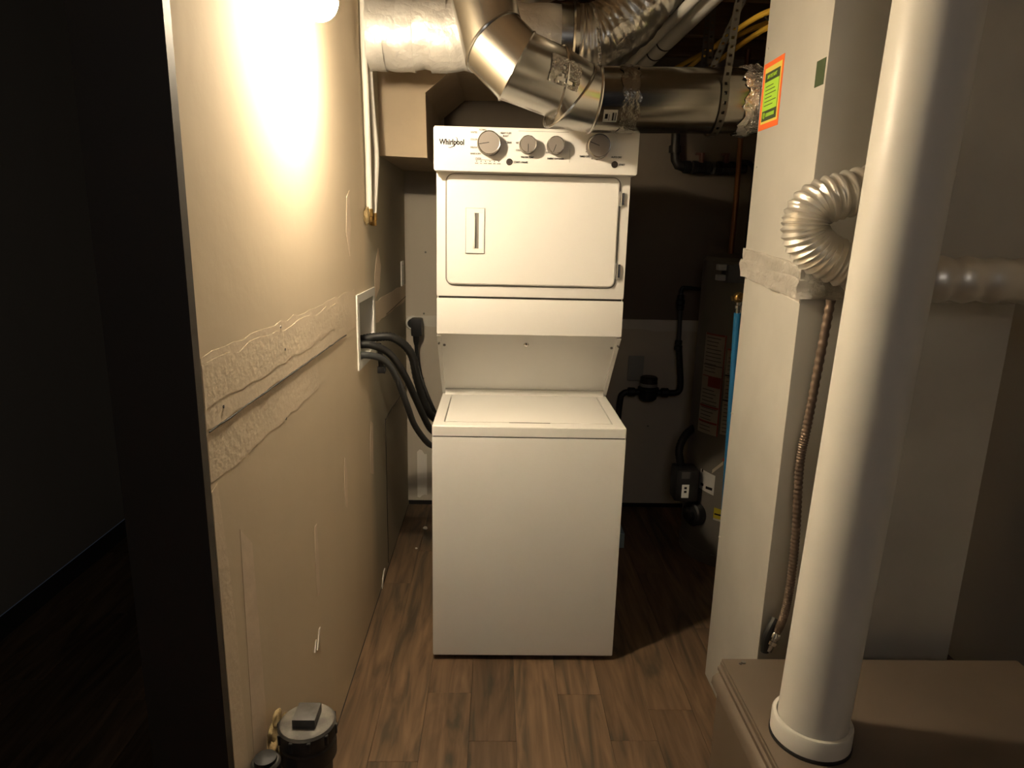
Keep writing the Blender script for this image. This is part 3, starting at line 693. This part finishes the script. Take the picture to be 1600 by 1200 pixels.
strap([(.905,.478,2.19),(.905,.47,2.05),(.905,.46,1.93),(.905,.5,1.90),(.905,.54,1.93),(.905,.53,2.19)], (1,0,0), .02, 'hanger_strap', 'perforated steel strap hanging behind the duct near the yellow cables', 'perforated hanger straps')
# big crinkled flexible duct
t = thing('flexible_foil_duct', 'large crinkled silver flexible duct dropping from the ceiling at top centre', 'duct', (.55,.30,1.9))
P = smooth([(.412,.30,2.0),(.46,.30,1.998),(.515,.30,2.012),(.575,.30,2.065),(.635,.30,2.14),(.70,.30,2.22),(.79,.30,2.30)],22)
bm = B(); tube(bm, P, .1, 48, rf=lambda s,i: .1+.0012*math.sin(i*.9))
crumple(bm, .012, 9); crumple(bm, .004, 26); obj('flex_sleeve', bm, FLEXF, t, ang=80)
bm = B(); tube(bm, [(.411,.30,2.0),(.417,.30,2.0),(.430,.30,2.0)], .1085, 48, rf=lambda s,i: (.107,.111,.107)[i]); obj('clamp_band', bm, GALV, t)
bm = B(); tube(bm, [P[30],P[31],P[32],P[33]], .108, 48); crumple(bm,.004,30); obj('foil_tape', bm, FOILT, t)
# foil flex along the top edge
t = thing('foil_branch_duct', 'crumpled dark silver duct at the top edge behind the elbow', 'duct', (.3,.15,2.02))
P = smooth([(.20,.54,2.13),(.30,.40,2.175),(.42,.11,2.125),(.52,-.05,2.115),(.60,-.14,2.2)],12)
bm = B(); tube(bm, P, .05, 32, rf=lambda s,i: .05+.0025*math.sin(i*1.7)); crumple(bm, .008, 24); obj('duct_sleeve', bm, FLEXF, t, ang=80)
# white pipes running back under the joists
for n_, (p, q, r, lab) in enumerate((((.8327,.03,2.122),(.752,1.285,2.075),.034,'wide white plastic pipe running back under the joists with clamp rings'), ((.7727,.03,2.099),(.680,1.285,2.055),.017,'narrow white plastic pipe left of the wide one under the joists'))):
    t = thing('vent_pipe', lab, 'pipe', p, 'white pipes under the ceiling')
    bm = B(); cyl(bm, p, q, r, 24); obj('pipe', bm, PVC, t)
    if n_ == 0:
        P_, Q_ = Vector(p), Vector(q)
        for f in (.50,.60):
            c = P_.lerp(Q_, f); dd = (Q_-P_).normalized()
            bm = B(); lathe(bm, [(r*1.01,-.006),(r*1.05,-.004),(r*1.05,.004),(r*1.01,.006)], c, dd, 24); obj('clamp_ring', bm, BLACK, t)
# yellow cables
def cable(pts, lab):
    bm = B(); rings = tube(bm, smooth(pts), .009, 10)
    c = obj('electrical_cable', bm, CABLE, None); tag(c, lab, 'cable', 'yellow cables by the plenum')
cable([(1.40,.28,2.135),(1.134,.305,2.115),(1.03,.33,2.105),(.995,.6,2.10),(.985,.9,2.095),(.98,1.17,2.09)], 'upper yellow cable strung over the round duct towards the plenum')
cable([(1.40,.33,2.105),(1.14,.36,2.09),(1.07,.42,2.085),(1.05,.7,2.08),(1.045,1.0,2.08),(1.04,1.28,2.08)], 'lower yellow cable strung beside the upper one towards the plenum')
cable([(1.40,.36,2.12),(1.16,.40,2.115),(1.09,.5,2.12),(1.02,.8,2.12),(.94,1.28,2.12)], 'yellow cable crossing behind the two others')
bm = B(); tube(bm, [(1.055+.026*math.cos(a),.335+.026*math.sin(a)*.7,2.1+.022*math.sin(a)) for a in [k*math.pi/8 for k in range(17)]], .003, 6, caps=False)
o = obj('cable_tie', bm, BLACK, None); tag(o, 'black tie bundling the yellow cables beside the plenum', 'tie')
t = thing('black_drain_line', 'black round pipe behind the yellow cables at upper right', 'pipe', (1.2,.7,2.0))
bm = B(); tube(bm, [(1.18,.02,2.045),(1.12,.7,1.99),(1.10,1.16,1.97)], .028, 16); obj('pipe', bm, IRON, t)

# ------------------------------------------------------------------ return-air plenum on the right
X0, X1, Y0, Y1 = .90, 1.42, -.435, -.06
t = thing('sheet_metal_plenum', 'tall sheet metal air plenum standing at right with a taped joint', 'duct', (1.15,-.25,0))
obj('lower_section', box(B(), (X0+.004,Y0+.004,0), (X1,Y1-.002,1.33), .004), SHEET, t)
obj('upper_section', box(B(), (X0,Y0,1.33), (X1+.002,Y1+.002,2.17), .004), SHEET, t)
# crumpled white foil tape wrapped round the joint
bm = B()
loop = [(X0-.003,Y1+.005),(X0-.003,Y0-.003),(X1,Y0-.003)]
def tape_strip(zlo, zhi, amp, seed, name, m):
    bm = B(); pts = []
    for i in range(31): pts.append((X0-.002, Y1+.004+(Y0-.004-Y1-.004)*i/30, -1,0))
    for i in range(1,25): pts.append((X0-.002+(X1-X0)*i/24, Y0-.002, 0,-1))
    rows = []
    for k in range(9):
        row = []
        for i, (x,y,nx,ny) in enumerate(pts):
            sl = -.028*(y-Y1)/(Y0-Y1) if ny == 0 else -.028
            z = zlo+(zhi-zlo)*k/8 + .006*noise.noise(Vector((x*12,y*12,k+seed)))*(1 if k in (0,8) else 0) + sl
            dd = amp*abs(noise.noise(Vector((x*26,y*26,z*30+seed)))) + (.0022 if name == 'tape_wrap' else .0045)
            row.append(bm.verts.new((x+nx*dd, y+ny*dd, z)))
        rows.append(row)
    for k in range(8):
        for i in range(len(pts)-1): bm.faces.new((rows[k][i],rows[k][i+1],rows[k+1][i+1],rows[k+1][i]))
    bmesh.ops.solidify(bm, geom=bm.faces[:], thickness=.0015)
    bmesh.ops.recalc_face_normals(bm, faces=bm.faces)
    return obj(name, bm, m, t, ang=70)
tape_strip(1.318,1.384,.010,1,'tape_wrap',WHITETAPE)
tape_strip(1.305,1.352,.016,9,'tape_fold',WHITETAPE)
bm = B(); prism(bm, [(Y1-.02,1.300),(-.25,1.285),(Y0+.003,1.266),(Y0+.003,1.30),(-.2,1.315),(Y1-.01,1.318)], 'X', X0+.0025, X0+.006); obj('tape_tail', bm, WHITETAPE, t)
# sheet ties and screws
for z in (1.9,1.6,.9,.5):
    bm = B(); cyl(bm, (X0+.005,Y1-.02,z), (X0-.002,Y1-.02,z), .003, 8); obj('sheet_screw', bm, SHEET, t)
# sticker: orange border, yellow edge, dark bands, lime text panel
def sideplate(y0, z0, y1, z1, dx, m, name, parent):
    # plate on the plenum's left face; y0 is the far side
    return obj(name, box(B(), (X0-dx, min(y0,y1), z0), (X0-dx+.0012, max(y0,y1), z1)), m, parent)
sk = sideplate(-.066,1.694,-.196,1.862,.001,ORANGE,'warning_sticker',t)
RS = Matrix.Rotation(-math.pi/2,4,'Z') @ Matrix.Rotation(math.pi/2,4,'X')
sideplate(-.079,1.709,-.187,1.849,.0014,YEL,'sticker_edge',sk)
sideplate(-.084,1.715,-.180,1.836,.0017,DKGREEN,'sticker_field',sk)
sideplate(-.086,1.741,-.178,1.813,.0021,LIME,'sticker_panel',sk)
def stext(s, size, y, z, m, al='CENTER', xs=1.0, dx=.0026): return text('lettering', s, size, (X0-dx,y,z), m, sk, xs, RS, al)
stext('IMPORTANT', .013, -.132, 1.820, LIME, 'CENTER', .85)
for i, (wd) in enumerate((.05,.062,.07,.045,.074,.055)):
    yy = -.095; z = 1.800-.0095*i
    obj('text_line', box(B(), (X0-.0026,yy-wd,z), (X0-.0016,yy,z+.0018)), DKGREEN, sk)
bm = B(); lathe(bm, [(.0078,0),(.0078,.0008),(.0050,.0008),(.0050,0)], (X0-.0018,-.1,1.729), (-1,0,0), 20); obj('round_mark', bm, LIME, sk)
for k in range(7): obj('logo_bar', box(B(), (X0-.0026,-.118-.008*k,1.7245), (X0-.0016,-.113-.008*k,1.7335)), LIME, sk)
o = sideplate(-.385,1.745,-.428,1.80,.001,DKGREEN,'green_label',t)
# ------------------------------------------------------------------ brown furnace base cabinet and the white pipe on it
t = thing('furnace_base_cabinet', 'low brown painted metal cabinet at lower right under the white pipe', 'cabinet', (1.1,-.9,0))
obj('cabinet_body', box(B(), (.778,-1.45,0), (1.55,-.5,.362), .006), BROWN, t)
obj('top_panel', box(B(), (.782,-1.45,.3605), (1.55,-.499,.367), .0025), BROWN, t)
bm = B(); prism(bm, [(.779,.285),(.768,.290),(.760,.300),(.762,.316),(.770,.326),(.779,.330)], 'Y', -1.45, -.502); obj('edge_roll', bm, BROWN, t)
bm = B(); prism(bm, [(.779,.334),(.773,.338),(.773,.348),(.779,.353)], 'Y', -1.45, -.502); obj('edge_lip', bm, BROWN, t)
bm = B(); cyl(bm, (.832,-.515,.366), (.832,-.515,.370), .006, 12); obj('screw', bm, SCREW, t)
bm = B(); cyl(bm, (.823,-.52,.366), (.823,-.52,.3675), .004, 12); obj('screw_hole', bm, DARKGAP, t)
PX, PY = .886, -.766
t = thing('white_vent_pipe', 'thick white plastic pipe with collar standing on the brown cabinet', 'pipe', (PX,PY,.367))
bm = B(); tube(bm, [(PX,PY,.38),(PX+.012,PY,.8),(PX+.05,PY,2.185)], .0705, 48); obj('pipe', bm, PVC, t)
bm = B(); lathe(bm, [(.078,.006),(.0815,.008),(.0815,.046),(.079,.050),(.0725,.0505),(.0715,.046)], (PX,PY,.367), (0,0,1), 48, caps=False); obj('collar', bm, PVC, t)
bm = B(); lathe(bm, [(.0835,0),(.0835,.006),(.077,.0075)], (PX,PY,.367), (0,0,1), 48); obj('gasket_ring', bm, BLACK, t)
# ribbed flexible conduit behind it
t = thing('flexible_conduit', 'brown ribbed metal conduit hanging in front of the plenum end', 'conduit', (.93,-.47,.37))
P = smooth([(.955,-.475,1.28),(.942,-.468,1.0),(.936,-.466,.88),(.948,-.465,.70),(.950,-.467,.56),(.943,-.468,.47),(.928,-.47,.42)],60)
bm = B(); tube(bm, P, .011, 12, caps=True, rf=lambda s,i: (.0108,.0108,.0092,.0092)[i%4]); obj('ribbed_sleeve', bm, CONDUIT, t, ang=60)
d = (P[-1]-P[-8]).normalized()
bm = B(); lathe(bm, [(.011,-.004),(.0135,0),(.0135,.01),(.010,.012),(.010,.018),(.0135,.02),(.0135,.03),(.009,.033),(.009,.05)], P[-1], d, 16); obj('connector', bm, CHROME, t)
bm = B(); tube(bm, smooth([(.905,-.468,.367),(.905,-.466,.40),(.915,-.462,.43),(.93,-.45,.45)],5), .011, 10); obj('black_tail', bm, RUBBER, t)
# ribbed aluminium hose bulging into view
t = thing('ribbed_aluminium_hose', 'bent ribbed aluminium hose end beside the plenum above the tape', 'duct', (.9,-.53,1.37))
P = smooth([(1.16,-.437,1.56),(1.10,-.51,1.55),(.95,-.54,1.515),(.865,-.54,1.485),(.846,-.54,1.445),(.862,-.54,1.405),(.92,-.54,1.37),(1.05,-.56,1.34),(1.3,-.6,1.34),(1.79,-.6,1.34)],20)
bm = B(); tube(bm, P, .05, 32, rf=lambda s,i: .0465+.0035*math.cos(i*2*math.pi/4)); obj('ribbed_sleeve', bm, ALU, t, ang=75)

# ------------------------------------------------------------------ water heater and pipes in the back right corner
TX, TY, TR = 1.30, .85, .23
t = thing('water_heater', 'grey cylindrical water heater with paper labels in the dark back corner', 'water heater', (TX,TY,0))
bm = B(); lathe(bm, [(TR-.004,.03),(TR,.034),(TR,1.31),(TR-.012,1.325),(TR-.05,1.335),(.001,1.338)], (TX,TY,0), (0,0,1), 64, caps=False); obj('tank', bm, TANK, t)
bm = B(); lathe(bm, [(TR+.004,0),(TR+.004,.05),(TR-.002,.054)], (TX,TY,0), (0,0,1), 64, caps=False); obj('base_ring', bm, TANK, t)
def curved(a0, a1, z0, z1, dr, m, name, parent, skew=0.0):
    n = max(2,int(abs(a1-a0)/4)); bm = B(); r = TR+dr; V = []
    for z in (z0,z1):
        V.append([bm.verts.new((TX+r*math.cos(math.radians(a0+(a1-a0)*k/n)), TY+r*math.sin(math.radians(a0+(a1-a0)*k/n)), z+skew*k/n)) for k in range(n+1)])
    for k in range(n): bm.faces.new((V[0][k],V[0][k+1],V[1][k+1],V[1][k]))
    bmesh.ops.solidify(bm, geom=bm.faces[:], thickness=.0006); bmesh.ops.recalc_face_normals(bm, faces=bm.faces)
    return obj(name, bm, m, parent)
A = curved(196,224,.585,1.015,.001,PAPER,'instruction_label',t)
for z0,z1,m_ in ((1.008,1.015,REDINK),(.88,.883,INKD),(.832,.836,REDINK),(.79,.832,REDINK),(.70,.708,REDINK),(.632,.64,REDINK)):
    curved(197 if z1-z0<.02 else 206,222,z0,z1,.0018,m_,'label_rule',A)
curved(222.5,224,.585,1.015,.0018,REDINK,'label_rule',A)
for k in range(26):
    z = .60+.0158*k
    if .78 < z < .84: continue
    curved(199,199+14+random.random()*8,z,z+.003,.0018,INK,'text_line',A)
A = curved(226,252,.60,.965,.001,PAPER,'instruction_label',t)
for z0,z1 in ((.958,.965),(.85,.856),(.745,.75)): curved(226,251,z0,z1,.0018,REDINK if z0>.9 else INKD,'label_rule',A)
for k in range(20): curved(228,246+random.random()*5,.612+.0165*k,.615+.0165*k,.0018,INK,'text_line',A)
# lower white tag, tape, yellow label, burner port
A = curved(207,226,.335,.425,.0015,WHITELAB,'white_tag',t,-.012)
for a0,a1,z in ((209,211,.412),(209,213,.350),(216,224,.343)): curved(a0,a1,z,z+.012,.0024,INKD,'printed_mark',A)
curved(222,233,.42,.437,.0028,PAPER,'masking_tape',t,.05)
curved(232,238,.485,.50,.001,REDINK,'red_mark',t)
A = curved(228,242,.222,.272,.0015,YELLAB,'yellow_label',t,-.004)
curved(229,238,.240,.247,.0022,INKD,'printed_mark',A); curved(228,242,.215,.224,.002,WHITELAB,'label_foot',A)
pdir = Vector((math.cos(math.radians(206)),math.sin(math.radians(206)),0))
bm = B(); lathe(bm, [(.055,-.02),(.055,.03),(.048,.036),(.03,.037),(.028,.055),(.02,.058)], Vector((TX,TY,.215))+pdir*TR, pdir, 28); obj('burner_port', bm, BLACK, t)
# gas control valve with label and flex line
obj('gas_control', box(B(), (.978,.70,.285), (1.078,.80,.43), .014), BLACK, t)
obj('control_label', box(B(), (1.005,.6985,.305), (1.036,.7005,.365)), WHITELAB, t)
obj('control_plate', box(B(), (1.000,.6985,.392), (1.036,.7005,.422)), INK, t)
for z in (.345,.328): obj('printed_mark', box(B(), (1.015,.6975,z), (1.026,.699,z+.010)), INKD, t)
bm = B(); tube(bm, smooth([(1.01,.76,.43),(1.0,.77,.50),(1.03,.80,.555),(1.08,.84,.58)],10), .017, 12, rf=lambda s,i: .0165+.0012*(i%2)); obj('gas_flex_line', bm, RUBBER, t)
# black vent controller near the top of the tank with a pale fitting
obj('vent_controller', box(B(), (1.075,.575,1.235), (1.165,.66,1.305), .006), BLACK, t)
for z in (1.243,1.282): obj('pale_fitting', box(B(), (1.045,.60,z), (1.077,.635,z+.022), .003), mat('grey_fitting',(.32,.32,.32),.5), t)
bm = B(); tube(bm, [(TX,TY,1.336),(TX,TY,2.15)], .05, 24); obj('flue_pipe', bm, mat('dark_flue_steel',(.12,.11,.1),.4,.8), t)
for k,x in enumerate((1.20,1.40)):
    bm = B(); tube(bm, smooth([(x,TY+.08,1.33),(x,TY+.08,1.6),(x,TY+.1,1.9),(x,TY+.1,2.15)],4), .011, 10); obj('water_line', bm, mat('copper',(.35,.16,.08),.4,1.0), t)
# blue water pipe with a brass fitting
t = thing('blue_water_pipe', 'blue plastic water pipe with brass top fitting standing beside the plenum', 'pipe', (1.05,.30,0))
bm = B(); tube(bm, [(1.058,.30,0),(1.0545,.30,.29),(1.026,.30,1.155)], .0125, 16); obj('pipe', bm, BLUE, t)
bm = B(); lathe(bm, [(.009,0),(.009,.018),(.012,.02),(.012,.03),(.0085,.032),(.0085,.045)], (1.026,.30,1.150), (0,0,1), 14); obj('crimp_fitting', bm, CHROME, t)
bm = B(); bmesh.ops.create_uvsphere(bm, u_segments=16, v_segments=12, radius=.019)
bmesh.ops.translate(bm, verts=bm.verts, vec=(1.024,.30,1.208)); cyl(bm, (1.024,.30,1.208), (1.024,.275,1.214), .012, 12); cyl(bm, (1.0,.30,1.205), (1.024,.30,1.208), .009, 12); obj('brass_elbow', bm, BRASS, t)
bm = B(); lathe(bm, [(.015,0),(.015,.07),(.013,.072)], (1.0575,.30,.195), (0,0,1), 16); f = obj('white_sleeve', bm, PAPERT, t)
for z in (.21,.235,.255):
    bm = B(); cyl(bm, (1.055,.288,z), (1.055,.2835,z), .004, 8); obj('dark_hole', bm, INKD, f)
# gas manifold high on the back wall
GY = 1.225
t = thing('gas_manifold', 'black iron gas pipe with elbow and valves high on the back wall', 'pipe', (1.1,GY,1.7))
bm = B(); tube(bm, [(.995,GY,2.05),(.999,GY,1.78),(1.003,GY,1.745),(1.018,GY,1.722),(1.05,GY,1.714),(1.335,GY,1.712)], .0205, 16); obj('pipe', bm, IRON, t)
bm = B(); lathe(bm, [(.028,0),(.028,.03)], (.999,GY,1.775), (0,0,1), 14); obj('elbow_collar', bm, IRON, t); bm = B(); lathe(bm, [(.028,0),(.028,.028)], (1.045,GY,1.714), (1,0,0), 14); obj('elbow_collar', bm, IRON, t)
for x in (1.125,1.24):
    bm = B(); lathe(bm, [(.024,-.045),(.03,-.04),(.03,-.02),(.026,-.018),(.026,.018),(.03,.02),(.03,.04),(.024,.045)], (x,GY,1.713), (1,0,0), 8); v_ = obj('valve_body', bm, IRON, t)
    bm = B(); cyl(bm, (x,GY,1.735), (x,GY,1.775), .012, 10); box(bm, (x-.03,GY-.008,1.768), (x+.012,GY+.008,1.778), .002, 1); obj('valve_handle', bm, mat('dark_red_handle',(.06,.015,.012),.5), v_)
bm = B(); lathe(bm, [(.026,-.006),(.03,-.004),(.03,.004),(.026,.006)], (1.182,GY,1.713), (1,0,0), 6); obj('union_nut', bm, mat('dull_steel',(.3,.29,.27),.35,.9), t)
t = thing('thin_gas_tube', 'thin dark tube bending down the back wall at right of the valves', 'pipe', (1.34,GY,1.4))
bm = B(); tube(bm, smooth([(1.30,GY-.03,1.74),(1.34,GY-.03,1.735),(1.362,GY-.03,1.70),(1.365,GY-.03,1.6),(1.362,GY-.03,1.34)],6), .011, 10); obj('tube', bm, IRON, t)
# low gas line with regulator
GY2 = 1.2
t = thing('gas_regulator_line', 'black gas line with regulator low on the back wall right of washer', 'pipe', (.95,GY2,.5))
bm = B(); tube(bm, smooth([(.80,GY2,.03),(.805,GY2,.40),(.812,GY2,.60),(.825,GY2,.64),(.86,GY2,.65),(.95,GY2,.651),(1.05,GY2,.648),(1.095,GY2,.655),(1.105,GY2,.69),(1.095,GY2,.78),(1.082,GY2,.88)],6), .0155, 14); obj('lower_pipe', bm, IRON, t)
bm = B(); tube(bm, [(1.082,GY2,.87),(1.077,GY2,1.0),(1.072,GY2,1.14)], .011, 12); obj('riser', bm, mat('grey_riser',(.09,.09,.09),.4,.5), t)
for z, r in ((.875,.02),(.90,.018),(1.07,.018),(1.095,.02),(1.12,.016)):
    bm = B(); lathe(bm, [(r-.003,-.012),(r,-.009),(r,.009),(r-.003,.012)], (1.08-(z-.87)*.03,GY2,z), (0,0,1), 8); obj('coupling', bm, IRON, t)
bm = B(); tube(bm, smooth([(1.072,GY2,1.14),(1.076,GY2,1.16),(1.095,GY2,1.165),(1.2,GY2,1.155)],5), .009, 10); obj('branch', bm, IRON, t)
bm = B(); lathe(bm, [(.03,-.045),(.042,-.035),(.046,-.01),(.046,.004),(.052,.008),(.052,.02),(.042,.024),(.042,.07),(.036,.076)], (.947,GY2-.005,.655), (0,0,1), 22); rg = obj('regulator', bm, IRON, t)
bm = B(); lathe(bm, [(.044,.028),(.044,.044)], (.947,GY2-.005,.655), (0,0,1), 22, caps=False); obj('pale_band', bm, mat('grey_band',(.22,.22,.22),.5), rg)
for x in (.865,1.03):
    bm = B(); lathe(bm, [(.018,-.02),(.023,-.015),(.023,.015),(.018,.02)], (x,GY2,.65), (1,0,0), 10); obj('coupling', bm, IRON, t)
# grey junction box behind the regulator
t = thing('junction_box', 'small grey junction box on the back wall above the gas regulator', 'box', (.90,YB,.76))
obj('box_body', box(B(), (.858,YB-.03,.70), (.925,YB,.815), .004), mat('grey_box_paint',(.30,.30,.28),.6), t)
obj('box_cover', box(B(), (.853,YB-.034,.695), (.93,YB-.029,.82), .002), mat('grey_box_paint',(.30,.30,.28),.6), t)
# odds on the floor
t = thing('pale_blue_carton', 'small pale blue carton on the floor behind the washer at right', 'carton', (.80,.88,0))
obj('carton_body', box(B(), (.735,.83,0), (.800,.93,.07), .003), PALEBLUE, t)
bm = B(); prism(bm, [(.735,.07),(.80,.07),(.775,.115),(.765,.115)], 'Y', .835, .92); obj('carton_top', bm, PALEBLUE, t)
rnd = random.Random(3)
for i, (x, y, s, lab) in enumerate(((-.13,1.01,.012,'larger white scrap of drywall on the floor in the left back corner'), (-.15,.80,.006,'tiny white crumb on the floor nearer than the larger scrap'))):
    bm = B(); bmesh.ops.create_icosphere(bm, subdivisions=2, radius=s)
    for v in bm.verts: v.co *= 1+.4*noise.noise(v.co*120); v.co.z = max(v.co.z*.5,-.003); v.co += Vector((x,y,.003))
    tag(obj('drywall_scrap', bm, PAPERT, None), lab, 'scrap')
